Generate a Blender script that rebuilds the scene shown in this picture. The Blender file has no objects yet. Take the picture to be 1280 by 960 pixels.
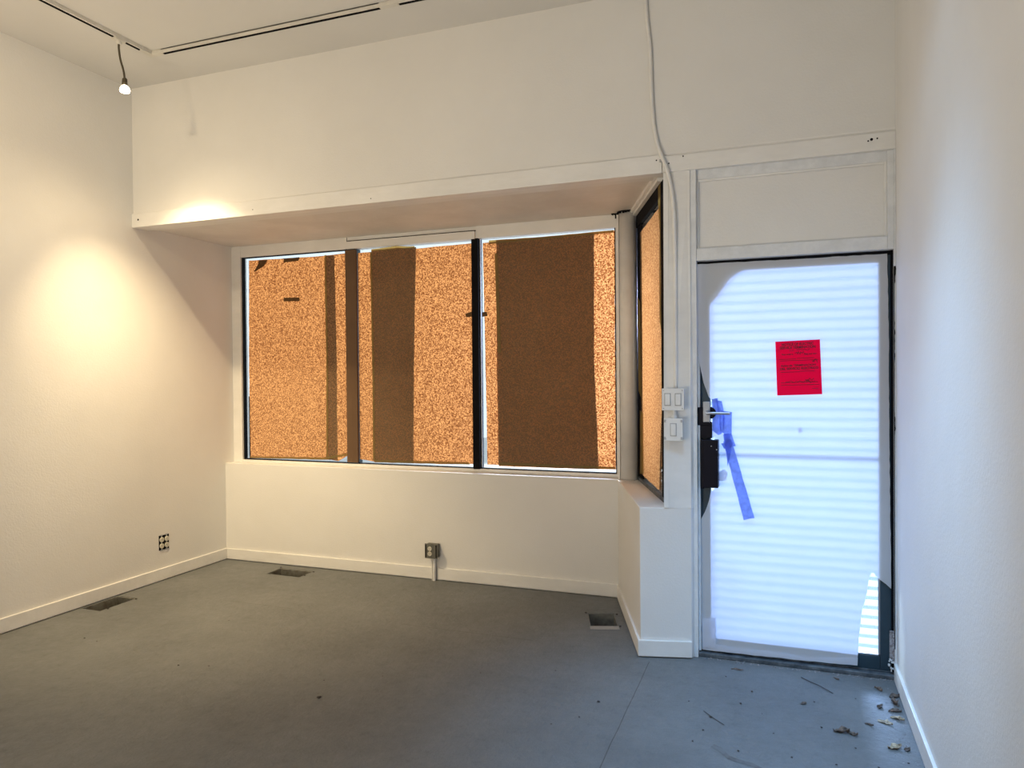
import bpy, bmesh, math, random
from mathutils import Vector, Matrix, noise
from mathutils.geometry import delaunay_2d_cdt
C = bpy.context.scene.collection
sc = bpy.context.scene
random.seed(7)

# ------------------------------------------------------------------ measures (metres)
L, R, D = -4.362, 0.506, 3.979          # left wall, right wall, street wall
BAY, WIN = 4.865, 5.0                   # bay's low wall, bay's window plane
CEIL, SOF, TRIM = 3.575, 2.606, 2.583
LEDGE = 0.797
BACK = -2.6
P1, P2 = Vector((-0.728, 3.885)), Vector((-1.057, 4.865))     # return wall of the bay: near and far end
SA, SD = Vector((-0.950, 5.0)), Vector((0.33, -0.92))         # side window line
SN = Vector((-SD.y, SD.x)).normalized() * -1                  # points into the bay
if SN.x > 0: SN = -SN

# ------------------------------------------------------------------ materials
def new_mat(name):
    m = bpy.data.materials.new(name); m.use_nodes = True
    nt = m.node_tree; nt.nodes.clear()
    out = nt.nodes.new('ShaderNodeOutputMaterial')
    return m, nt, out
def N(nt, t, **kw):
    n = nt.nodes.new(t)
    for k, v in kw.items():
        if k in n.inputs: n.inputs[k].default_value = v
        else: setattr(n, k, v)
    return n
def coords(nt, scale=(1, 1, 1), kind='Object'):
    tc = nt.nodes.new('ShaderNodeTexCoord'); mp = nt.nodes.new('ShaderNodeMapping')
    mp.inputs['Scale'].default_value = scale
    nt.links.new(tc.outputs[kind], mp.inputs['Vector'])
    return mp.outputs['Vector']
def ramp(nt, fac, stops):
    r = nt.nodes.new('ShaderNodeValToRGB'); e = r.color_ramp.elements
    while len(e) < len(stops): e.new(0.5)
    for i, (p, c) in enumerate(stops):
        e[i].position = p; e[i].color = (*c, 1) if len(c) == 3 else c
    nt.links.new(fac, r.inputs['Fac']); return r.outputs['Color']
def painted(name, c0, c1, scale=3.0, rough=0.6, bump=0.15, bscale=60, spec=0.35, metal=0.0, stretch=(1, 1, 1)):
    m, nt, out = new_mat(name)
    v = coords(nt, stretch)
    n1 = N(nt, 'ShaderNodeTexNoise', Scale=scale, Detail=5.0, Roughness=0.6); nt.links.new(v, n1.inputs['Vector'])
    col = ramp(nt, n1.outputs['Fac'], [(0.3, c0), (0.7, c1)])
    b = N(nt, 'ShaderNodeBsdfPrincipled', Roughness=rough, Metallic=metal)
    b.inputs['Specular IOR Level'].default_value = spec
    nt.links.new(col, b.inputs['Base Color'])
    n2 = N(nt, 'ShaderNodeTexNoise', Scale=bscale, Detail=4.0); nt.links.new(v, n2.inputs['Vector'])
    n3 = N(nt, 'ShaderNodeTexNoise', Scale=2.2, Detail=2.0); nt.links.new(v, n3.inputs['Vector'])
    ad = N(nt, 'ShaderNodeMath', operation='MULTIPLY_ADD'); ad.inputs[1].default_value = 6.0
    nt.links.new(n3.outputs['Fac'], ad.inputs[0]); nt.links.new(n2.outputs['Fac'], ad.inputs[2])
    bp = N(nt, 'ShaderNodeBump', Strength=bump, Distance=0.004)
    nt.links.new(ad.outputs[0], bp.inputs['Height']); nt.links.new(bp.outputs['Normal'], b.inputs['Normal'])
    nt.links.new(b.outputs[0], out.inputs['Surface'])
    return m
def plain(name, c, rough=0.5, metal=0.0, spec=0.5):
    return painted(name, tuple(x * 0.9 for x in c), tuple(min(1, x * 1.08) for x in c), 8, rough, 0.08, 120, spec, metal)

WALL = painted('wall_paint', (0.70, 0.69, 0.67), (0.75, 0.74, 0.72), 1.4, 0.62, 0.22, 90)
TRIMM = painted('trim_paint', (0.70, 0.69, 0.67), (0.78, 0.77, 0.75), 9, 0.42, 0.3, 40, 0.45, stretch=(0.4, 1, 1))
CEILM = painted('ceiling_paint', (0.62, 0.61, 0.59), (0.66, 0.65, 0.63), 1.2, 0.75, 0.12, 70)
SOFM = painted('soffit_paint', (0.62, 0.60, 0.57), (0.72, 0.70, 0.67), 3.5, 0.5, 0.4, 22)
FRAMEM = painted('chipped_frame_paint', (0.62, 0.63, 0.64), (0.74, 0.75, 0.76), 14, 0.45, 0.5, 50)
BLACK = plain('dark_gap', (0.006, 0.006, 0.008), 0.8, 0.0, 0.08)
DARKMET = painted('dark_bronze_aluminium', (0.012, 0.03, 0.045), (0.02, 0.045, 0.065), 12, 0.38, 0.15, 80, 0.5)
BLACKMET = plain('black_lock_metal', (0.004, 0.004, 0.010), 0.4, 0.0, 0.15)
CHROME = plain('satin_steel', (0.42, 0.43, 0.46), 0.35, 0.8)
GALV = painted('galvanised_sheet', (0.22, 0.21, 0.18), (0.42, 0.41, 0.37), 25, 0.4, 0.4, 60, 0.5, 0.7)
BOXG = painted('grey_outlet_box', (0.10, 0.10, 0.085), (0.17, 0.165, 0.14), 30, 0.5, 0.3, 80, 0.5, 0.2)
RECEP = plain('receptacle_plastic', (0.60, 0.57, 0.48), 0.4)
WHITEP = plain('white_plastic', (0.70, 0.70, 0.69), 0.4)
GREYP = plain('grey_plastic', (0.38, 0.38, 0.38), 0.45)
TRACKM = plain('track_white', (0.62, 0.60, 0.55), 0.4)
NECK = plain('gooseneck_metal', (0.10, 0.085, 0.06), 0.4, 0.6)
RUST = painted('rusty_hinge', (0.10, 0.06, 0.05), (0.5, 0.5, 0.52), 70, 0.6, 0.5, 90)
DIRT = painted('threshold_metal', (0.03, 0.04, 0.05), (0.16, 0.18, 0.20), 22, 0.5, 0.5, 60, 0.5, 0.3)
LEAF1 = painted('dry_leaf_brown', (0.015, 0.012, 0.012), (0.20, 0.15, 0.12), 70, 0.7, 0.5, 90)
LEAF2 = painted('dry_leaf_tan', (0.06, 0.045, 0.03), (0.55, 0.45, 0.32), 70, 0.7, 0.5, 90)
CHIP = plain('dark_debris', (0.04, 0.033, 0.03), 0.8)
CONC = painted('pavement', (0.45, 0.45, 0.45), (0.6, 0.6, 0.6), 5, 0.8, 0.3, 30)
INK = plain('black_ink', (0.02, 0.0, 0.01), 0.7)

def floor_mat():
    m, nt, out = new_mat('painted_floor')
    v = coords(nt)
    n1 = N(nt, 'ShaderNodeTexNoise', Scale=1.6, Detail=7.0, Roughness=0.62); nt.links.new(v, n1.inputs['Vector'])
    base = ramp(nt, n1.outputs['Fac'], [(0.3, (0.110, 0.116, 0.118)), (0.5, (0.136, 0.143, 0.145)), (0.72, (0.165, 0.172, 0.174))])
    n2 = N(nt, 'ShaderNodeTexNoise', Scale=16.0, Detail=8.0, Roughness=0.75); nt.links.new(v, n2.inputs['Vector'])
    dark = ramp(nt, n2.outputs['Fac'], [(0.32, (0.62, 0.62, 0.62)), (0.42, (1, 1, 1))])
    mx = N(nt, 'ShaderNodeMix', data_type='RGBA', blend_type='MULTIPLY'); mx.inputs['Factor'].default_value = 0.4
    nt.links.new(base, mx.inputs['A']); nt.links.new(dark, mx.inputs['B'])
    # fine specks of dirt
    vo = N(nt, 'ShaderNodeTexVoronoi', Scale=26.0); nt.links.new(v, vo.inputs['Vector'])
    sp = ramp(nt, vo.outputs['Distance'], [(0.03, (0.25, 0.23, 0.2)), (0.06, (1, 1, 1))])
    mask = N(nt, 'ShaderNodeTexNoise', Scale=1.1, Detail=2.0); nt.links.new(v, mask.inputs['Vector'])
    mk = ramp(nt, mask.outputs['Fac'], [(0.45, (0, 0, 0)), (0.62, (0.8, 0.8, 0.8))])
    mx2 = N(nt, 'ShaderNodeMix', data_type='RGBA', blend_type='MULTIPLY')
    nt.links.new(mk, mx2.inputs['Factor']); nt.links.new(mx.outputs['Result'], mx2.inputs['A']); nt.links.new(sp, mx2.inputs['B'])
    # seams of the sheet floor: one along Y at x=-0.67, one along X at y=3.92 (in front of the bay)
    sx = nt.nodes.new('ShaderNodeSeparateXYZ'); tc = nt.nodes.new('ShaderNodeTexCoord'); nt.links.new(tc.outputs['Object'], sx.inputs[0])
    wob = N(nt, 'ShaderNodeTexNoise', Scale=3.0, Detail=3.0); nt.links.new(v, wob.inputs['Vector'])
    def seam(axis, pos, w, lo=None, hi=None, other=None):
        a = N(nt, 'ShaderNodeMath', operation='SUBTRACT'); nt.links.new(sx.outputs[axis], a.inputs[0]); a.inputs[1].default_value = pos
        w2 = N(nt, 'ShaderNodeMath', operation='MULTIPLY_ADD'); nt.links.new(wob.outputs['Fac'], w2.inputs[0]); w2.inputs[1].default_value = 0.012
        nt.links.new(a.outputs[0], w2.inputs[2])
        b = N(nt, 'ShaderNodeMath', operation='SUBTRACT'); nt.links.new(w2.outputs[0], b.inputs[0]); b.inputs[1].default_value = 0.006
        c = N(nt, 'ShaderNodeMath', operation='ABSOLUTE'); nt.links.new(b.outputs[0], c.inputs[0])
        d = N(nt, 'ShaderNodeMath', operation='LESS_THAN'); nt.links.new(c.outputs[0], d.inputs[0]); d.inputs[1].default_value = w
        cur = d.outputs[0]
        if other is not None:
            for op, val in (('GREATER_THAN', lo), ('LESS_THAN', hi)):
                g = N(nt, 'ShaderNodeMath', operation=op); nt.links.new(sx.outputs[other], g.inputs[0]); g.inputs[1].default_value = val
                mu = N(nt, 'ShaderNodeMath', operation='MULTIPLY'); nt.links.new(cur, mu.inputs[0]); nt.links.new(g.outputs[0], mu.inputs[1])
                cur = mu.outputs[0]
        return cur
    s1 = seam('X', -0.671, 0.0022, -9, 3.83, 'Y')
    s2 = seam('Y', 3.92, 0.0018, -2.2, -1.35, 'X')
    s3 = seam('Y', 3.95, 0.0022, -3.6, -3.02, 'X')
    sm = s1
    for s in (s2, s3):
        mm = N(nt, 'ShaderNodeMath', operation='MAXIMUM'); nt.links.new(sm, mm.inputs[0]); nt.links.new(s, mm.inputs[1]); sm = mm.outputs[0]
    mx3 = N(nt, 'ShaderNodeMix', data_type='RGBA', blend_type='MULTIPLY'); mx3.inputs['B'].default_value = (0.45, 0.42, 0.40, 1)
    nt.links.new(sm, mx3.inputs['Factor']); nt.links.new(mx2.outputs['Result'], mx3.inputs['A'])
    b = N(nt, 'ShaderNodeBsdfPrincipled', Roughness=0.6); b.inputs['Specular IOR Level'].default_value = 0.5
    nt.links.new(mx3.outputs['Result'], b.inputs['Base Color'])
    n3 = N(nt, 'ShaderNodeTexNoise', Scale=34.0, Detail=6.0, Roughness=0.7); nt.links.new(v, n3.inputs['Vector'])
    bp = N(nt, 'ShaderNodeBump', Strength=0.8, Distance=0.010); nt.links.new(n3.outputs['Fac'], bp.inputs['Height'])
    nt.links.new(bp.outputs['Normal'], b.inputs['Normal'])
    rr = ramp(nt, n2.outputs['Fac'], [(0.3, (0.68,) * 3), (0.7, (0.44,) * 3)]); nt.links.new(rr, b.inputs['Roughness'])
    nt.links.new(b.outputs[0], out.inputs['Surface'])
    return m
FLOORM = floor_mat()

def kraft(name, diff, lo, hi, tw=0.6, scale=95):
    m, nt, out = new_mat(name)
    v = coords(nt)
    n = N(nt, 'ShaderNodeTexNoise', Scale=scale, Detail=3.0, Roughness=0.75); nt.links.new(v, n.inputs['Vector'])
    n0 = N(nt, 'ShaderNodeTexNoise', Scale=5.0, Detail=3.0); nt.links.new(v, n0.inputs['Vector'])
    t = ramp(nt, n.outputs['Fac'], [(0.42, lo), (0.50, tuple((a + b) / 2.5 for a, b in zip(lo, hi))), (0.59, hi)])
    dcol = ramp(nt, n0.outputs['Fac'], [(0.3, tuple(x * 0.88 for x in diff)), (0.7, diff)])
    d = N(nt, 'ShaderNodeBsdfDiffuse'); nt.links.new(dcol, d.inputs['Color'])
    tr = N(nt, 'ShaderNodeBsdfTranslucent'); nt.links.new(t, tr.inputs['Color'])
    mx = N(nt, 'ShaderNodeMixShader'); mx.inputs['Fac'].default_value = tw
    nt.links.new(d.outputs[0], mx.inputs[1]); nt.links.new(tr.outputs[0], mx.inputs[2])
    nt.links.new(mx.outputs[0], out.inputs['Surface'])
    return m
KRAFT = kraft('kraft_paper', (0.31, 0.210, 0.125), (0.17, 0.024, 0.0005), (1.0, 0.40, 0.12), 0.5, 120)
KRAFT_DENSE = kraft('kraft_paper_doubled', (0.22, 0.150, 0.095), (0.085, 0.045, 0.02), (0.11, 0.06, 0.028), 0.5, 20)
KRAFT_SIDE = kraft('kraft_paper_side', (0.32, 0.20, 0.11), (0.36, 0.11, 0.03), (0.95, 0.48, 0.20), 0.55)
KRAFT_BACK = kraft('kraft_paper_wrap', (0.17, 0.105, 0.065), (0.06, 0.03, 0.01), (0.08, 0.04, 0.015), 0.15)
TAPE = kraft('tan_tape', (0.27, 0.20, 0.09), (0.40, 0.26, 0.07), (0.5, 0.34, 0.10), 0.4)
TAPE_BROWN = kraft('brown_tape', (0.15, 0.09, 0.045), (0.03, 0.015, 0.005), (0.05, 0.02, 0.01), 0.3)

def sheet_mat(name, diff, trans, tw, nscale=7.0, var=0.06):
    m, nt, out = new_mat(name)
    v = coords(nt)
    n = N(nt, 'ShaderNodeTexNoise', Scale=nscale, Detail=4.0); nt.links.new(v, n.inputs['Vector'])
    t = ramp(nt, n.outputs['Fac'], [(0.3, tuple(x * (1 - var) for x in trans)), (0.7, trans)])
    d = N(nt, 'ShaderNodeBsdfDiffuse'); d.inputs['Color'].default_value = (*diff, 1)
    tr = N(nt, 'ShaderNodeBsdfTranslucent'); nt.links.new(t, tr.inputs['Color'])
    mx = N(nt, 'ShaderNodeMixShader'); mx.inputs['Fac'].default_value = tw
    nt.links.new(d.outputs[0], mx.inputs[1]); nt.links.new(tr.outputs[0], mx.inputs[2])
    nt.links.new(mx.outputs[0], out.inputs['Surface'])
    return m
WPAPER = sheet_mat('white_door_paper', (0.90, 0.92, 0.96), (0.53, 0.575, 0.76), 0.5)
REDP = sheet_mat('red_notice_paper', (1.0, 0.004, 0.035), (1.0, 0.006, 0.045), 0.6)
BTAPE = sheet_mat('blue_painter_tape', (0.16, 0.24, 0.80), (0.42, 0.52, 1.0), 0.6, 40, 0.35)

def glass_mat():
    m, nt, out = new_mat('window_glass')
    t = N(nt, 'ShaderNodeBsdfTransparent'); t.inputs['Color'].default_value = (0.94, 0.97, 0.98, 1)
    g = N(nt, 'ShaderNodeBsdfGlossy', Roughness=0.02)
    f = N(nt, 'ShaderNodeFresnel', IOR=1.45)
    mx = N(nt, 'ShaderNodeMixShader'); nt.links.new(f.outputs[0], mx.inputs[0])
    nt.links.new(t.outputs[0], mx.inputs[1]); nt.links.new(g.outputs[0], mx.inputs[2])
    nt.links.new(mx.outputs[0], out.inputs['Surface']); return m
GLASS = glass_mat()
def shutter_mat(name, tcol, fac, k=1.0):
    m, nt, out = new_mat(name)
    t = N(nt, 'ShaderNodeBsdfTransparent'); t.inputs['Color'].default_value = (*tcol, 1)
    d = N(nt, 'ShaderNodeBsdfDiffuse'); d.inputs['Color'].default_value = (0.8 * k, 0.88 * k, 0.9 * k, 1)
    tr = N(nt, 'ShaderNodeBsdfTranslucent'); tr.inputs['Color'].default_value = (0.75 * k, 0.9 * k, 0.95 * k, 1)
    a = nt.nodes.new('ShaderNodeAddShader'); 
    m1 = N(nt, 'ShaderNodeMixShader'); m1.inputs['Fac'].default_value = 0.6
    nt.links.new(d.outputs[0], m1.inputs[1]); nt.links.new(tr.outputs[0], m1.inputs[2])
    m2 = N(nt, 'ShaderNodeMixShader'); m2.inputs['Fac'].default_value = fac
    nt.links.new(m1.outputs[0], m2.inputs[1]); nt.links.new(t.outputs[0], m2.inputs[2])
    nt.links.new(m2.outputs[0], out.inputs['Surface']); return m
SLAT = shutter_mat('frosted_shutter_slat', (0.9, 1.0, 1.0), 0.5)
SLATJ = shutter_mat('shutter_slat_joint', (0.50, 0.74, 0.90), 0.5, 0.4)
def bulb_mat():
    m, nt, out = new_mat('lit_bulb')
    e = N(nt, 'ShaderNodeEmission', Strength=14.0); e.inputs['Color'].default_value = (1.0, 0.86, 0.6, 1)
    nt.links.new(e.outputs[0], out.inputs['Surface']); return m
BULB = bulb_mat()

# ------------------------------------------------------------------ mesh helpers
def new_bm(): return bmesh.new()
def add_box(bm, x0, x1, y0, y1, z0, z1, mtx=None):
    r = bmesh.ops.create_cube(bm, size=1.0)
    m = Matrix.Translation(((x0 + x1) / 2, (y0 + y1) / 2, (z0 + z1) / 2)) @ Matrix.Diagonal((x1 - x0, y1 - y0, z1 - z0, 1))
    if mtx is not None: m = mtx @ m
    bmesh.ops.transform(bm, matrix=m, verts=r['verts']); return r['verts']
def add_cyl(bm, p0, p1, r0, r1=None, seg=20):
    p0, p1 = Vector(p0), Vector(p1); r1 = r0 if r1 is None else r1
    d = p1 - p0
    res = bmesh.ops.create_cone(bm, cap_ends=True, segments=seg, radius1=r0, radius2=r1, depth=d.length)
    q = d.to_track_quat('Z', 'Y').to_matrix().to_4x4()
    bmesh.ops.transform(bm, matrix=Matrix.Translation((p0 + p1) / 2) @ q, verts=res['verts'])
def add_prism(bm, pts, z0, z1):
    """vertical prism over a counter-clockwise outline; z0/z1 may be lists per point"""
    n = len(pts)
    a = [bm.verts.new((p[0], p[1], z0[i] if isinstance(z0, (list, tuple)) else z0)) for i, p in enumerate(pts)]
    b = [bm.verts.new((p[0], p[1], z1[i] if isinstance(z1, (list, tuple)) else z1)) for i, p in enumerate(pts)]
    bm.faces.new(list(reversed(a))); bm.faces.new(b)
    for i in range(n): bm.faces.new((a[i], a[(i + 1) % n], b[(i + 1) % n], b[i]))
def add_tube(bm, pts, r, seg=12):
    """swept round tube through points"""
    pts = [Vector(p) for p in pts]; rings = []
    up = Vector((0.13, 0.97, 0.2)).normalized()
    for i, p in enumerate(pts):
        t = (pts[min(i + 1, len(pts) - 1)] - pts[max(i - 1, 0)]).normalized()
        s = t.cross(up).normalized(); u = s.cross(t).normalized()
        rr = r[i] if isinstance(r, (list, tuple)) else r
        rings.append([bm.verts.new(p + (s * math.cos(k * 2 * math.pi / seg) + u * math.sin(k * 2 * math.pi / seg)) * rr) for k in range(seg)])
    for a, b in zip(rings, rings[1:]):
        for k in range(seg): bm.faces.new((a[k], a[(k + 1) % seg], b[(k + 1) % seg], b[k]))
    bm.faces.new(rings[0]); bm.faces.new(list(reversed(rings[-1])))
def smooth_path(pts, n=8):
    P = [Vector(p) for p in pts]; out = []
    for i in range(len(P) - 1):
        p0, p1, p2, p3 = P[max(i - 1, 0)], P[i], P[i + 1], P[min(i + 2, len(P) - 1)]
        for k in range(n):
            t = k / n
            out.append(0.5 * ((2 * p1) + (p2 - p0) * t + (2 * p0 - 5 * p1 + 4 * p2 - p3) * t * t + (3 * p1 - p0 - 3 * p2 + p3) * t ** 3))
    out.append(P[-1]); return out
def add_lathe(bm, prof, origin, seg=24, axis=(0, 0, 1)):
    q = Vector(axis).normalized().to_track_quat('Z', 'Y').to_matrix().to_4x4(); M = Matrix.Translation(origin) @ q
    rings = []
    for r, z in prof:
        rings.append([bm.verts.new(M @ Vector((r * math.cos(k * 2 * math.pi / seg), r * math.sin(k * 2 * math.pi / seg), z))) for k in range(seg)])
    for a, b in zip(rings, rings[1:]):
        for k in range(seg): bm.faces.new((a[k], a[(k + 1) % seg], b[(k + 1) % seg], b[k]))
    bm.faces.new(list(reversed(rings[0]))); bm.faces.new(rings[-1])
def obj(name, bm, mat, parent=None, smooth=False, bevel=0.0):
    bmesh.ops.recalc_face_normals(bm, faces=bm.faces)
    me = bpy.data.meshes.new(name); bm.to_mesh(me); bm.free()
    mats = mat if isinstance(mat, (list, tuple)) else [mat]
    for m in mats: me.materials.append(m)
    if smooth:
        for p in me.polygons: p.use_smooth = True
    o = bpy.data.objects.new(name, me); C.objects.link(o)
    if parent is not None:
        o.parent = parent; o.matrix_parent_inverse = Matrix.Translation(parent.location).inverted() if parent.type == 'EMPTY' else Matrix()
    if bevel:
        b = o.modifiers.new('bevel', 'BEVEL'); b.width = bevel; b.segments = 2; b.limit_method = 'ANGLE'
    return o
def box(name, x0, x1, y0, y1, z0, z1, mat, parent=None, bevel=0.0):
    bm = new_bm(); add_box(bm, x0, x1, y0, y1, z0, z1); return obj(name, bm, mat, parent, bevel=bevel)
def struct(o, label=None, cat=None):
    o['kind'] = 'structure'
    if label: o['label'] = label
    if cat: o['category'] = cat
    return o
def tag(o, label, cat, group=None, kind=None):
    o['label'] = label; o['category'] = cat
    if group: o['group'] = group
    if kind: o['kind'] = kind
    return o
def thing(name, loc, label, cat, group=None):
    o = bpy.data.objects.new(name, None); C.objects.link(o); o.location = loc; o.empty_display_size = 0.05
    return tag(o, label, cat, group)
def sheet(name, outline, mat, place, step=0.05, parent=None, ripple=0.0, thick=0.0, curl=None, seed=0.0, split=None):
    """thin sheet: 2-D outline (u, v) filled with a grid, set out by place(u, v, d)"""
    us = [p[0] for p in outline]; vs = [p[1] for p in outline]
    V = [Vector(p) for p in outline]; n = len(V)
    E = [(i, (i + 1) % n) for i in range(n)]
    def inside(x, y):
        c = False
        for i in range(n):
            (x1, y1), (x2, y2) = outline[i], outline[(i + 1) % n]
            if (y1 > y) != (y2 > y) and x < (x2 - x1) * (y - y1) / (y2 - y1) + x1: c = not c
        return c
    x = min(us) + step * 0.5
    while x < max(us):
        y = min(vs) + step * 0.5
        while y < max(vs):
            if inside(x, y): V.append(Vector((x, y)))
            y += step
        x += step
    if split is not None:
        b = len(V); V += [Vector((split, min(vs) - .01)), Vector((split, max(vs) + .01))]; E.append((b, b + 1))
    vv, ee, ff, *_ = delaunay_2d_cdt(V, E, [], 1, 1e-6)
    bm = new_bm(); bv = []
    for p in vv:
        d = ripple * noise.noise(Vector((p.x * 3.1 + seed, p.y * 1.7, seed))) if ripple else 0.0
        if curl: d += curl(p.x, p.y)
        bv.append(bm.verts.new(place(p.x, p.y, d)))
    for f in ff: bm.faces.new([bv[i] for i in f])
    o = obj(name, bm, mat, parent, smooth=True)
    if thick:
        s = o.modifiers.new('thickness', 'SOLIDIFY'); s.thickness = thick
    return o
def rough_edges(pts, amp=0.002, step=0.03, seed=1, closed=True):
    """adds small tears between the corner points of an outline"""
    rnd = random.Random(seed); out = []
    n = len(pts)
    for i in range(n if closed else n - 1):
        a, b = Vector(pts[i]), Vector(pts[(i + 1) % n]); d = b - a; k = max(1, int(d.length / step))
        nn = Vector((-d.y, d.x)).normalized() if d.length else Vector((0, 0))
        for j in range(k):
            q = a + d * (j / k)
            if j: q = q + nn * rnd.uniform(-amp, amp)
            out.append((q.x, q.y))
    return out

# ------------------------------------------------------------------ room shell
# vents: rectangles cut out of the floor
def rect(cx, cy, w, l, a):
    c, s = math.cos(a), math.sin(a)
    return [(cx + c * x - s * y, cy + s * x + c * y) for x, y in ((-w / 2, -l / 2), (w / 2, -l / 2), (w / 2, l / 2), (-w / 2, l / 2))]
RA = math.atan2(0.327, 0.987)
VENTS = [(-4.255, 3.645, 0.165, 0.29, 0.0), (-3.585, 4.68, 0.30, 0.175, 0.0), (-1.047, 4.366, 0.165, 0.29, RA)]
FO = [(L - 0.2, BACK - 0.1), (R + 0.2, BACK - 0.1), (R + 0.2, 4.06), (-0.6, 4.06), (-0.9, 5.15), (L - 0.2, 5.15)]
V = [Vector(p) for p in FO]; E = [(i, (i + 1) % len(FO)) for i in range(len(FO))]
for v in VENTS:
    b = len(V); V += [Vector(p) for p in rect(*v)]; E += [(b + i, b + (i + 1) % 4) for i in range(4)]
vv, ee, ff, *_ = delaunay_2d_cdt(V, E, [], 2, 1e-6)
def inrect(p, v):
    dx, dy = p[0] - v[0], p[1] - v[1]; c, s = math.cos(-v[4]), math.sin(-v[4])
    return abs(c * dx - s * dy) < v[2] / 2 - 1e-4 and abs(s * dx + c * dy) < v[3] / 2 - 1e-4
bm = new_bm(); bv = [bm.verts.new((p.x, p.y, 0)) for p in vv]
for f in ff:
    cx = sum(vv[i].x for i in f) / len(f); cy = sum(vv[i].y for i in f) / len(f)
    if any(inrect((cx, cy), v) for v in VENTS): continue
    bm.faces.new([bv[i] for i in f])
g = bmesh.ops.extrude_face_region(bm, geom=bm.faces[:])
bmesh.ops.translate(bm, vec=(0, 0, -0.02), verts=[x for x in g['geom'] if isinstance(x, bmesh.types.BMVert)])
struct(obj('floor', bm, FLOORM))

struct(box('ceiling', L - 0.2, R + 0.2, BACK - 0.2, D + 0.2, CEIL, CEIL + 0.1, CEILM))
struct(box('wall_left', L - 0.12, L, BACK - 0.1, 5.15, 0, CEIL, WALL))
struct(box('wall_right', R, R + 0.12, BACK - 0.1, 4.7, 0, CEIL, WALL))
struct(box('wall_back', L - 0.12, R + 0.12, BACK - 0.12, BACK, 0, CEIL, WALL))
# wall above the bay and the door
struct(box('wall_front', L, R, D, D + 0.14, TRIM + 0.004, CEIL, WALL))
# ceiling of the bay, level with the bottom of the header board
bm = new_bm()
add_prism(bm, [(L - 0.05, D + 0.001), (-0.60, D + 0.001), (-0.60, 4.12), (-0.90, 5.12), (L - 0.05, 5.12)], SOF, SOF + 0.12)
struct(obj('ceiling_bay', bm, SOFM))
# low wall of the bay with its ledge
bm = new_bm()
add_prism(bm, [(L, BAY), (P2.x, P2.y), (P2.x + 0.12, 5.11), (L, 5.11)], 0, LEDGE)
struct(obj('wall_bay', bm, WALL))
# return: low wall from the bay corner to the door, ledge on top
PR = Vector((-0.466, 3.948))
bm = new_bm()
add_prism(bm, [(P1.x, P1.y), (PR.x, PR.y), (-0.436, 4.02), (-0.436, 4.10), (-0.58, 4.14), (-0.88, 5.12), (P2.x + 0.01, 5.12), (P2.x, P2.y)], 0, LEDGE)
struct(obj('wall_return', bm, WALL, bevel=0.004))
# post between side window and door: stands on the low wall, narrows into the header board
bm = new_bm()
yb = 3.914
lo = [(-0.601, yb), (PR.x, PR.y), (-0.436, 4.02), (-0.436, 4.10), (-0.58, 4.12)]
hi = [(-0.606, 3.972), (-0.468, 3.974), (-0.436, 4.02), (-0.436, 4.10), (-0.58, 4.12)]
a = [bm.verts.new((*p, LEDGE - 0.002)) for p in lo]; b = [bm.verts.new((*p, TRIM + 0.01)) for p in hi]
bm.faces.new(list(reversed(a))); bm.faces.new(b)
for i in range(5): bm.faces.new((a[i], a[(i + 1) % 5], b[(i + 1) % 5], b[i]))
struct(obj('wall_post', bm, TRIMM))
def post_y(z, x): # face of the post
    t = (z - LEDGE) / (TRIM - LEDGE); s = (x + 0.601) / 0.135
    return (yb + (PR.y - yb) * s) * (1 - t) + 3.973 * t
# narrow battens on the post
tn = [0]
def trim(bm, mat=TRIMM, bevel=0.0, smooth=False):
    tn[0] += 1
    return struct(obj('trim_%d' % tn[0], bm, mat, bevel=bevel, smooth=smooth))
for x0, x1, t in ((-0.603, -0.578, 0.006), (-0.562, -0.553, 0.004), (-0.4815, -0.4665, 0.005)):
    bm = new_bm()
    zz0, zz1 = (0.80, TRIM)
    v = []
    for z in (zz0, zz1):
        for x, off in ((x0, 0), (x1, 0), (x1, -t), (x0, -t)):
            v.append(bm.verts.new((x, post_y(z, x) + off + 0.001, z)))
    for f in ((0, 1, 2, 3), (4, 5, 6, 7), (0, 1, 5, 4), (1, 2, 6, 5), (2, 3, 7, 6), (3, 0, 4, 7)): bm.faces.new([v[i] for i in f])
    trim(bm)
# header board along the bottom of the upper wall, in two lengths
bm = new_bm(); add_box(bm, L, -0.612, D - 0.016, D + 0.06, TRIM, TRIM + 0.098); t1 = trim(bm, bevel=0.003)
bm = new_bm(); add_box(bm, -0.610, R, D - 0.013, D + 0.06, TRIM + 0.002, TRIM + 0.088); t2 = trim(bm, bevel=0.003)
bm = new_bm(); add_box(bm, L, R, D - 0.003, D + 0.01, TRIM + 0.098, TRIM + 0.106); trim(bm)
# nail heads and chips in the header board
def dots(parent, pts, name='nail_hole', r=0.004, mat=BLACK):
    for (x, y, z, rr) in pts:
        bm = new_bm(); add_cyl(bm, (x, y - 0.0015, z), (x, y + 0.002, z), rr, seg=8); obj(name, bm, mat, parent)
dots(t2, [(0.40, D - 0.013, 2.640, .007), (0.425, D - 0.013, 2.642, .004), (0.385, D - 0.013, 2.634, .004), (-0.50, D - 0.013, 2.66, .004), (-0.575, D - 0.013, 2.63, .004)])
dots(t1, [(-0.64, D - 0.016, 2.652, .004), (-4.30, D - 0.016, 2.635, .007), (-2.4, D - 0.016, 2.61, .003), (-3.3, D - 0.016, 2.62, .003)])

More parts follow.
